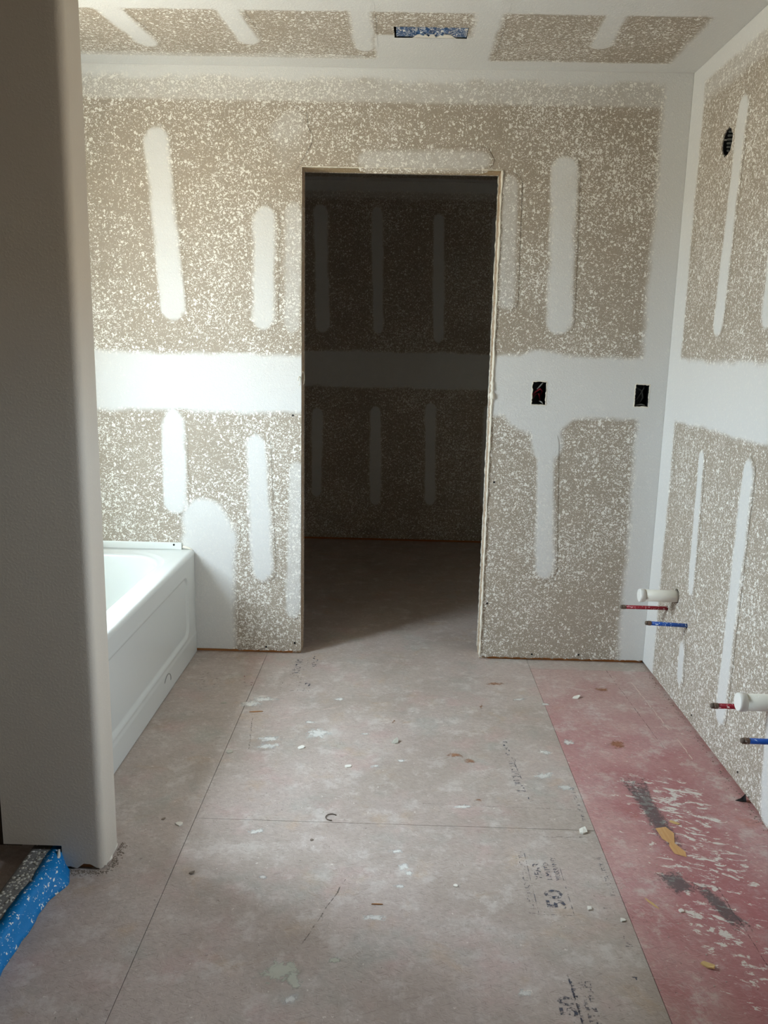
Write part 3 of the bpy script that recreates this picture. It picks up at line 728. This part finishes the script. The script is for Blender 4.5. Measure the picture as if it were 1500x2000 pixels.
# ------------------------------------------------------------------ SHOWER CURB
cb = empty('shower_curb', (-.895, 1.2, 0)); tag(cb, 'low shower curb with blue membrane and dusty grey top beside the wall end', 'curb')
Y0c, Y1c = .3, 2.02
box('curb_board', -.938, -.862, Y0c, Y1c, .0, .046, M_STUD, cb, .003)
def curb_skin(name, prof_f, mat, z_amp, seed, thick):
    rows = 150; vs, fs = [], []; K = 0
    for j in range(rows+1):
        y = Y0c+(Y1c-Y0c)*j/rows; P_ = prof_f(y, j); K = len(P_)
        vs += [(p[0], y, p[1]) for p in P_]
    for j in range(rows):
        for k in range(K-1): fs.append((j*K+k, j*K+k+1, (j+1)*K+k+1, (j+1)*K+k))
    o = mesh(name, vs, fs, mat, cb, True); s = o.modifiers.new('thickness', 'SOLIDIFY'); s.thickness = thick; s.offset = 0; return o
def ns(y, f, s): return math.sin(y*f+s)+.6*math.sin(y*f*2.3+s*2)+.4*math.sin(y*f*4.1+s*3)
def p_blue(y, j):
    b = .022*math.exp(-((y-1.87)/.05)**2)*(1 if y < 1.93 else 0)
    w1, w2, w3 = .0025*ns(y, 21, 1), .003*ns(y, 33, 2), .003*ns(y, 27, 4)
    base = -.846+b+w2*.6
    if y > 1.930: base = min(base, -.850)
    return [(-.888+w1*1.3, .0535), (-.872, .054+w3*.2), (-.864, .0525), (-.8585+w1*.3+b*.3, .047), (-.856+w1*.4+b*.6, .036), (-.853+w3*.5+b*.9, .022), (base-.001, .009), (base+.004, .0012)]
def p_top(y, j):
    a = .0012*ns(y, 40, .3)
    return [(-.943, .001), (-.944, .03), (-.942, .047), (-.936, .051+a*.4), (-.922, .0515+a), (-.908, .0505-a*.6), (-.895, .0515+a*.5), (-.884+.003*ns(y, 30, 7), .0512)]
curb_skin('waterproof_membrane', p_blue, M_MEMB, 0, 1, .0016); curb_skin('thinset_coat', p_top, M_MORT, 0, 2, .002)
tube('caulk_bead', [(-.862, 1.930, .060), (-.858, 1.918, .050), (-.860, 1.902, .040), (-.861, 1.893, .036)], [.003, .0045, .004, .001], M_CAULK, cb, 8)
def crumb_mesh(cx, cy_, z, r, rr, vs, fs, flatk=.45):
    k = len(vs); n = 5; a0 = rr.random()*6
    vs.append((cx, cy_, z+r*flatk*1.4))
    for i in range(n): a = a0+6.283*i/n; q = r*rr.uniform(.6, 1.2); vs.append((cx+q*math.cos(a), cy_+q*math.sin(a), z+r*flatk*.5))
    for i in range(n): fs.append((k, k+1+i, k+1+(i+1) % n))
    for i in range(n): a = a0+6.283*i/n; q = r*.8; vs.append((cx+q*math.cos(a), cy_+q*math.sin(a), z))
    for i in range(n): i2 = (i+1) % n; fs.append((k+1+i, k+1+n+i, k+1+n+i2, k+1+i2))
rr = random.Random(21); vs, fs = [], []
for i in range(130):
    crumb_mesh(rr.uniform(-.935, -.885), 1.93-abs(rr.gauss(0, .16)), .0520, rr.uniform(.0015, .0055), rr, vs, fs)
o = mesh('thinset_crumbs', vs, fs, M_CHIPG, cb); o['kind'] = 'stuff'
under(cb)

# ------------------------------------------------------------------ BATHTUB
tub = empty('bathtub', (-1.27, 2.79, 0)); tag(tub, 'white alcove bathtub with panelled apron standing against the back wall at left', 'bathtub')
TX1, TX0, TY0, TY1, TZ = -.889, WL+.004, SY1+.004, D-.002, .474
K = 96
def rrect(x0, x1, y0, y1, r, z):
    """K points of a rounded rectangle, matched by side so rings loft cleanly"""
    o = []; q = K//4
    cs = [((x1-r, y1-r), 0), ((x0+r, y1-r), 90), ((x0+r, y0+r), 180), ((x1-r, y0+r), 270)]
    for (c, a0) in cs:
        for k in range(q):
            a = math.radians(a0+90*k/(q-1)); o.append((c[0]+r*math.cos(a), c[1]+r*math.sin(a), z))
    return o
def skirt(dx0, dx1, dy0, dy1, r, z): return rrect(TX0+dx0, TX1-dx1, TY0+dy0, TY1-dy1, r, z)
rings = []
E_ = .018
for k in range(0, 6):
    a = math.pi/2*k/5; q = E_*(1-math.sin(a)); rings.append(skirt(0, 0, 0, 0, .002, TZ-E_+E_*math.sin(a)) if k == 0 else rrect(TX0, TX1-E_*(1-math.cos(a)), TY0, TY1, .002, TZ-E_+E_*math.sin(a)))
LI = (.085, .090, .10, .075)   # deck widths: wall side, apron side, near end, far end
def inner(d, r, z, l=LI): return rrect(TX0+l[0]+d, TX1-l[1]-d, TY0+l[2]+d, TY1-l[3]-d, r, z)
rings += [inner(-.030, .235, TZ), inner(-.024, .23, TZ-.0015), inner(-.018, .225, TZ-.006), inner(-.004, .215, TZ-.0072), inner(0, .21, TZ-.008), inner(.006, .205, TZ-.012), inner(.010, .20, TZ-.020),
          inner(.016, .195, TZ-.045), inner(.028, .19, TZ-.10), inner(.045, .185, TZ-.20), inner(.062, .18, TZ-.30), inner(.080, .16, TZ-.345), inner(.115, .13, TZ-.37), inner(.16, .10, TZ-.378)]
vs = [p for r_ in rings for p in r_]; fs = []
for j in range(len(rings)-1):
    for k in range(K): k2 = (k+1) % K; fs.append((j*K+k, j*K+k2, (j+1)*K+k2, (j+1)*K+k))
fs.append(tuple((len(rings)-1)*K+k for k in range(K)))
mesh('basin', vs, fs, M_ACR, tub, True)
# apron: one surface with a recessed, round-cornered panel and a foot band
Ys = lines(TY0, TY1, .006); Zs = lines(.002, TZ-E_, .006); py0, py1, pz0, pz1, pr = TY0+.12, 3.405, .116, .388, .05
yy, zz = np.meshgrid(Ys, Zs)
cxm, czm, hx, hz = (py0+py1)/2, (pz0+pz1)/2, (py1-py0)/2-pr, (pz1-pz0)/2-pr
qx = np.abs(yy-cxm)-hx; qz = np.abs(zz-czm)-hz
sd = np.hypot(np.maximum(qx, 0), np.maximum(qz, 0))+np.minimum(np.maximum(qx, qz), 0)-pr
xx = TX1-.008*smooth(-sd/.010)+.0015*np.exp(-(sd/.006)**2)
foot = smooth((zz-.092)/.006); xx = xx-.002*foot
vs = [(a, b, c) for a, b, c in zip(xx.ravel(), yy.ravel(), zz.ravel())]; nu = len(Ys)
fs = [(j*nu+i, j*nu+i+1, (j+1)*nu+i+1, (j+1)*nu+i) for j in range(len(Zs)-1) for i in range(nu-1)]
mesh('apron', vs, fs, M_ACR, tub, True)
tube('moulded_mark', [(TX1+.0005, 3.05+.045*math.cos(a), .052+.030*math.sin(a)) for a in [math.radians(q) for q in range(-20, 165, 12)]], [.0004]+[.0022]*14+[.0004], M_WIREW, tub, 6)
bm = bmesh.new()
add_box(bm, TX0, TX1-.055, TY1-.007, TY1+.001, TZ-.01, TZ+.030, .002); add_box(bm, TX0-.002, TX0+.007, TY0, TY1, TZ-.01, TZ+.030, .002)
bm_obj('nailing_flange', bm, M_ACR, tub)
screw(-.978, TZ+.020, lambda u, v, n: (u, TY1-.007-n, v), tub, .0045).name = 'flange_screw'
mesh('drain', [(-1.27+.03*math.cos(6.283*k/20), 2.35+.03*math.sin(6.283*k/20), TZ-.3770) for k in range(20)], [tuple(range(20))], M_WIREW, tub)
tube('caulk_bead', [(TX1-.05, TY1-.004, TZ+.012), (TX1-.02, TY1-.004, TZ+.004), (TX1-.006, TY1-.003, TZ-.006)], [.006, .005, .002], M_BEAD, tub, 8)
under(tub)

# ------------------------------------------------------------------ PIPE STUBS on the right wall
ORD = {'a': ('far', 'near the back corner'), 'b': ('near', 'at the photo edge')}
for key, yd, yr_, yb in PIPES:
    wo, where = ORD[key]
    tipx = .966 if key == 'a' else .956
    r = empty('drain_pipe', (W, yd, .422))
    tag(r, f'capped white drain pipe stub in the right wall, {where}', 'pipe', 'capped drain stubs on the right wall')
    tube('pipe', [(W+.06, yd, .422), (tipx+.012, yd, .422)], .0238, M_PVC, r, 32)
    tube('cap', [(tipx+.022, yd, .422), (tipx+.0215, yd, .422), (tipx+.006, yd, .422), (tipx+.002, yd, .422), (tipx, yd, .422)], [.0245, .0262, .0265, .0255, .0235], M_CAP, r, 32).data.polygons.foreach_set('use_smooth', [True]*128+[False]*2)
    under(r)
    def pex(name, col, y, z, tip, dz, mat, lab):
        q = empty(name, (W, y, z)); tag(q, lab, 'pipe', f'{col} water tube stubs on the right wall')
        a = Vector((W+.06, y, z)); b = Vector((tip, y, z+dz)); d = (b-a).normalized()
        tube('tube', [a, b-d*.012], .0078, mat, q, 16)
        tube('crimp_ring', [b-d*.022, b-d*.021, b-d*.010, b-d*.009], [.0079, .0090, .0090, .0079], M_BRASS, q, 16)
        tube('end_plug', [b-d*.012, b-d*.003, b], [.0080, .0080, .0058], M_SHAVE, q, 16)
        under(q)
    xr, xb = (.924, .957) if key == 'a' else (.945, .941)
    pex('hot_water_tube', 'red', yr_, .341, xr, .001, M_REDP, f'red water tube stub below the {wo} white drain pipe, {where}')
    pex('cold_water_tube', 'blue', yb, .345, xb, .009 if key == 'a' else .002, M_BLUP, f'blue water tube stub below the {wo} white drain pipe, {where}')

# ------------------------------------------------------------------ OUTLET BOXES in the back wall
def coil(cx, cy_, cz, r, n, L, rad, mat, parent, seed, axis='y'):
    rr = random.Random(seed); pts = []
    for i in range(n*10+1):
        a = 6.283*i/10; t = i/(n*10)
        pts.append((cx+r*math.cos(a)*(.8+.3*math.sin(a*.37)), cy_+.008*math.sin(a*.5+seed), cz-L/2+L*t+r*.5*math.sin(a)))
    return tube('cable', pts, rad, mat, parent, 6)
for k, (o_, lab) in enumerate(((OUT1, 'open outlet box with red wires in the back wall, nearer the doorway'), (OUT2, 'open black outlet box in the back wall, nearer the right corner'))):
    x0, x1, z0, z1 = o_; q = empty('outlet_box', ((x0+x1)/2, D, z0)); tag(q, lab, 'electrical box', 'open outlet boxes in the back wall')
    bm = bmesh.new(); t = .0025; ya, yb2 = D+.002, D+.072
    add_box(bm, x0-t, x1+t, yb2-t, yb2, z0-t, z1+t); add_box(bm, x0-t, x0+.0005, ya, yb2, z0-t, z1+t); add_box(bm, x1-.0005, x1+t, ya, yb2, z0-t, z1+t)
    add_box(bm, x0, x1, ya, yb2, z0-t, z0+.0005); add_box(bm, x0, x1, ya, yb2, z1-.0005, z1+t)
    bm_obj('box_shell', bm, M_BLACK, q)
    cx = (x0+x1)/2; cz = (z0+z1)/2
    if k == 0:
        tube('red_wire', [(x0+.004, D+.03, cz-.012), (cx-.012, D+.016, cz+.006), (cx+.005, D+.014, cz+.018), (cx+.018, D+.03, cz+.008), (cx+.01, D+.05, cz-.02)], .003, M_WIRER, q, 8)
        tube('red_wire', [(x0+.008, D+.04, cz-.03), (cx-.012, D+.022, cz-.006), (cx+.002, D+.022, cz-.002), (cx+.012, D+.04, cz-.03)], .0026, M_WIRER, q, 8)
        tube('grey_wire', [(cx-.006, D+.02, cz+.016), (cx+.006, D+.012, cz+.032), (cx+.016, D+.012, cz+.044)], .0028, M_WIREW, q, 8)
        tube('grey_wire', [(cx+.022, D+.012, z0+.004), (cx+.014, D+.010, z0+.012), (cx+.006, D+.02, z0+.016)], .0028, M_WIREW, q, 8)
    else:
        tube('grey_wire', [(cx-.014, D+.03, cz-.02), (cx-.002, D+.018, cz+.006), (cx+.010, D+.016, cz+.030), (cx+.015, D+.03, cz+.04)], .0024, M_WIRE, q, 8)
        tube('black_cable', [(cx-.018, D+.02, cz+.03), (cx+.004, D+.02, cz+.018), (cx+.010, D+.02, cz-.01), (cx-.006, D+.03, cz-.038)], .004, M_WIRE, q, 8)
        tube('grey_wire', [(cx-.02, D+.012, z0+.006), (cx+.004, D+.010, z0+.010), (cx+.02, D+.012, z0+.006)], .0022, M_WIREW, q, 8)
    # torn compound lip round the cut
    rr = random.Random(60+k); P_ = []
    for (a, b) in (((x0, z0), (x1, z0)), ((x1, z0), (x1, z1)), ((x1, z1), (x0, z1)), ((x0, z1), (x0, z0))):
        n = 9 if a[0] != b[0] else 14
        for i in range(n): P_.append((a[0]+(b[0]-a[0])*i/n+rr.uniform(-.0018, .0018), D-.001, a[1]+(b[1]-a[1])*i/n+rr.uniform(-.0018, .0018)))
    P_.append(P_[0]); tube('torn_lip', P_, [.0025*(.5+rr.random()) for _ in P_], M_BEAD, q, 6, False)
    under(q)
# ------------------------------------------------------------------ ROUND LIGHT BOX on the right wall
lb = empty('light_fixture_box', (W, LB[0], LB[1]-LB[2])); tag(lb, 'round black junction box with coiled cable high on the right wall', 'junction box')
vs, fs = [], []; KK = 32; prf = [(.004, .0445), (.004, .0475), (.045, .0475), (.045, .0)]
for (dx, r) in prf[:3]+[(.043, .0455), (.004, .0445)]:
    for k in range(KK): a = 6.283185*k/KK; vs.append((W+dx, LB[0]+r*math.cos(a), LB[1]+r*math.sin(a)))
for j in range(4):
    for k in range(KK): fs.append((j*KK+k, j*KK+(k+1) % KK, (j+1)*KK+(k+1) % KK, (j+1)*KK+k))
fs.append(tuple(2*KK+k for k in range(KK))); mesh('box_shell', vs, fs, M_BLACK, lb, True)
for i in range(6):
    z = LB[1]-.032+.0125*i; w_ = math.sqrt(max(.043**2-(z-LB[1])**2, .0001))*.82
    tube('black_cable', [(W+.030, LB[0]-w_, z-.004), (W+.012, LB[0]-w_*.6, z), (W+.006, LB[0], z+.004), (W+.010, LB[0]+w_*.6, z+.008), (W+.030, LB[0]+w_, z+.010)], .0042, M_WIRE, lb, 8)
tube('red_wire', [(W+.03, LB[0]-.036, LB[1]-.03), (W+.010, LB[0]-.030, LB[1]), (W+.03, LB[0]-.03, LB[1]+.02)], .0028, M_WIRER, lb, 8)
under(lb)
# ------------------------------------------------------------------ CEILING VENT behind blue film
vn = empty('ceiling_vent', ((VENT[0]+VENT[1])/2, VENT[2], H)); tag(vn, 'rectangular ceiling vent opening masked with splattered blue film', 'vent')
x0, x1, y0, y1 = VENT; bm = bmesh.new(); t = .002
add_box(bm, x0-t, x0, y0-t, y1+t, H, H+.09); add_box(bm, x1, x1+t, y0-t, y1+t, H, H+.09); add_box(bm, x0, x1, y0-t, y0, H, H+.09); add_box(bm, x0, x1, y1, y1+t, H, H+.09); add_box(bm, x0-t, x1+t, y0-t, y1+t, H+.088, H+.09)
bm_obj('duct_boot', bm, M_BLACK, vn)
vs, fs = [], []; a_, b_ = 44, 18
for j in range(b_+1):
    for i in range(a_+1):
        u, v = i/a_, j/b_; w_ = 16*u*(1-u)*v*(1-v)
        vs.append((x0+.006+(x1-x0-.016)*u, y0+.001+(y1-y0-.004)*v, H+.0025+.002*math.sin(u*21+v*5)*w_+.003*math.sin(u*47-v*9)*w_+.001*abs(u-.5)))
for j in range(b_):
    for i in range(a_): fs.append((j*(a_+1)+i, j*(a_+1)+i+1, (j+1)*(a_+1)+i+1, (j+1)*(a_+1)+i))
mesh('masking_film', vs, fs, M_BLUE, vn, True)
for i, (u, w_) in enumerate(((.36, .030), (.68, .034), (.50, .014))):
    cx = x0+(x1-x0)*u; o_ = [(cx+w_*math.cos(a)*(1+.2*math.sin(3*a)), y1-.004+.030*math.sin(a)*(1 if math.sin(a) < 0 else .3), H+.0008-.0002*i) for a in [6.283*k/18 for k in range(18)]]
    mesh('compound_lump', o_, [tuple(range(18))], M_CHIP, vn)
under(vn)

# ------------------------------------------------------------------ DEBRIS on the floor
def chip(name, label, cat, x, y, rx, ry, rot, mat, th=.0025, seed=0, fold=0.0, z=0.0004, group=None, n=9):
    rr = random.Random(seed); bm = bmesh.new(); c, s = math.cos(rot), math.sin(rot); lo, hi = [], []
    for k in range(n):
        a = 6.283*k/n; q = rr.uniform(.7, 1.15); px, py = rx*q*math.cos(a), ry*q*math.sin(a)
        lift = fold*max(0, px/rx)**2*rx
        X, Y = px*c-py*s, px*s+py*c
        lo.append(bm.verts.new((X, Y, lift))); hi.append(bm.verts.new((X*.93, Y*.93, th+lift)))
    bm.faces.new(lo[::-1]); bm.faces.new(hi)
    for k in range(n): k2 = (k+1) % n; bm.faces.new((lo[k], lo[k2], hi[k2], hi[k]))
    o = bm_obj(name, bm, mat); o.location = (x, y, z); tag(o, label, cat, group); return o
chip('drywall_chip', 'folded grey-edged drywall chip on the floor, straight in front of the doorway', 'debris', .013, 2.703, .016, .013, .6, M_CHIPG, .003, 1, .9)
chip('drywall_chip', 'bright white drywall chip on the middle floor, left of the folded grey chip', 'debris', -.142, 2.522, .011, .011, .1, M_CHIP, .003, 2)
chip('drywall_chip', 'oval white drywall chip on the floor nearest the left panel seam', 'debris', -.608, 2.157, .013, .011, .1, M_CHIP, .003, 3)
chip('drywall_chip', 'cream drywall chip on the floor a step from the bathtub apron', 'debris', -.553, 2.599, .014, .012, .4, M_CHIPG, .0025, 4)
chip('drywall_chip', 'small white drywall chip beside the round white smear', 'debris', -.312, 2.64, .012, .011, .9, M_CHIP, .0025, 5, .3)
chip('drywall_chip', 'white drywall chip at the top of the red floor panel', 'debris', .736, 3.131, .018, .012, .2, M_CHIP, .003, 6, .4)
chip('drywall_chip', 'crumpled white drywall chip where the cross seam meets the red floor panel', 'debris', .562, 2.183, .016, .014, 1.0, M_CHIP, .004, 7, .7)
chip('drywall_chip', 'small white drywall chip beside the printed stamp, nearest the red floor panel', 'debris', .505, 1.846, .007, .008, 0, M_CHIP, .003, 8)
chip('drywall_chip', 'small white chip on the red panel seam, lower right of the printed stamp', 'debris', .578, 1.806, .008, .007, 0, M_CHIP, .003, 9)
chip('drywall_chip', 'white chip lying among the scuffs of the red floor panel', 'debris', .735, 1.848, .007, .008, 0, M_CHIP, .003, 10)
chip('drywall_chip', 'tiny white drywall chip on the bare floor right of the white splash', 'debris', .175, 1.918, .007, .006, 0, M_CHIP, .002, 11)
chip('drywall_chip', 'grey drywall flake beside the apron foot of the bathtub', 'debris', -.655, 2.985, .014, .007, .1, M_CHIPG, .002, 12)
chip('wood_chip', 'tan wood chip on the red floor panel nearest the bottom edge of the photo', 'debris', .732, 1.661, .020, .009, -.6, M_TANCH, .003, 13, .3)
chip('wood_chip', 'thin pale wood chip above the bare orange patch on the red floor panel', 'debris', .845, 2.245, .020, .006, -.6, M_TANCH, .002, 14)
chip('wood_chip', 'narrow straw coloured splinter low on the red floor panel', 'debris', .668, 1.874, .022, .003, -1.0, M_TANCH, .002, 15)
chip('wood_splinter', 'thin brown wood splinter on the middle of the floor', 'debris', -.025, 1.835, .017, .0018, 0, M_SLIV, .002, 16)
chip('wood_splinter', 'brown splinter by the white compound patch near the bathtub', 'debris', -.515, 2.915, .028, .004, .15, M_SLIV, .002, 17)
chip('dirt_clump', 'small dark clump of dirt on the floor right of the wall end', 'debris', -.515, 1.934, .009, .006, .1, M_DIRT, .003, 18, .6)
chip('dirt_clump', 'small dark crumb on the floor beside the oval white chip', 'debris', -.66, 2.18, .006, .006, .1, M_DIRT, .002, 19, .5)
chip('dirt_clump', 'dark crumb lying just below the curled paper shaving', 'debris', -.218, 2.10, .005, .004, .1, M_DIRT, .002, 20)
# curled shaving
o = tube('curled_shaving', [(.017*math.cos(a), .017*math.sin(a), .0015) for a in [math.radians(q) for q in range(40, 290, 20)]], .0014, M_SHAVE, None, 6)
o.location = (-.172, 2.216, .0006); tag(o, 'dark curled shaving lying on the cross seam of the floor', 'debris')
# black scrap at the foot of the right wall
bm = bmesh.new(); a = [bm.verts.new(v) for v in ((0, 0, 0), (.002, -.008, .026), (.003, -.016, .003), (-.026, -.004, 0), (-.006, .006, .002))]
bm.faces.new((a[0], a[1], a[2])); bm.faces.new((a[0], a[3], a[4])); bm.faces.new((a[0], a[2], a[3])); bm.faces.new((a[0], a[4], a[1]))
o = bm_obj('plastic_scrap', bm, M_BLACK); o.location = (1.104, 2.385, .001); tag(o, 'jagged black plastic scrap at the foot of the right wall', 'debris')
m_ = o.modifiers.new('thickness', 'SOLIDIFY'); m_.thickness = .0015
# grit: nobody could count it
def grit(name, label, n, gen, mat, seed, r0=.0008, r1=.003):
    rr = random.Random(seed); vs, fs = [], []
    for i in range(n):
        x, y = gen(rr); crumb_mesh(x, y, .0003, rr.uniform(r0, r1), rr, vs, fs, .5)
    o = mesh(name, vs, fs, mat); return tag(o, label, 'debris', None, 'stuff')
grit('drywall_dust', 'pale drywall crumbs and dust scattered over the bare floor', 900, lambda r: (r.uniform(-.72, 1.09), r.uniform(1.4, 3.5)), M_DUST, 3, .0006, .0024)
grit('drywall_crumbs', 'line of pale crumbs along the foot of the right wall', 260, lambda r: (W-.004-abs(r.gauss(0, .012)), r.uniform(1.6, 3.5)), M_DIRT, 4, .0008, .0028)
def bell(r):
    a = r.random()
    if a < .6: return (r.uniform(-.86, -.735), SY0-abs(r.gauss(0, .012))-.002)
    return (SX+.004+abs(r.gauss(0, .010)), r.uniform(SY0, SY1+.01))
grit('dirt_crumbs', 'dark crumbs of dirt swept against the foot of the left wall end', 380, bell, M_DIRT, 5, .0008, .0026)
grit('doorway_crumbs', 'white crumbs of compound along the foot of the back wall', 240, lambda r: ((r.uniform(-.85, -.42) if r.random() < .45 else r.uniform(.37, 1.08)), D-.003-abs(r.gauss(0, .008))), M_DUST, 6, .001, .003)
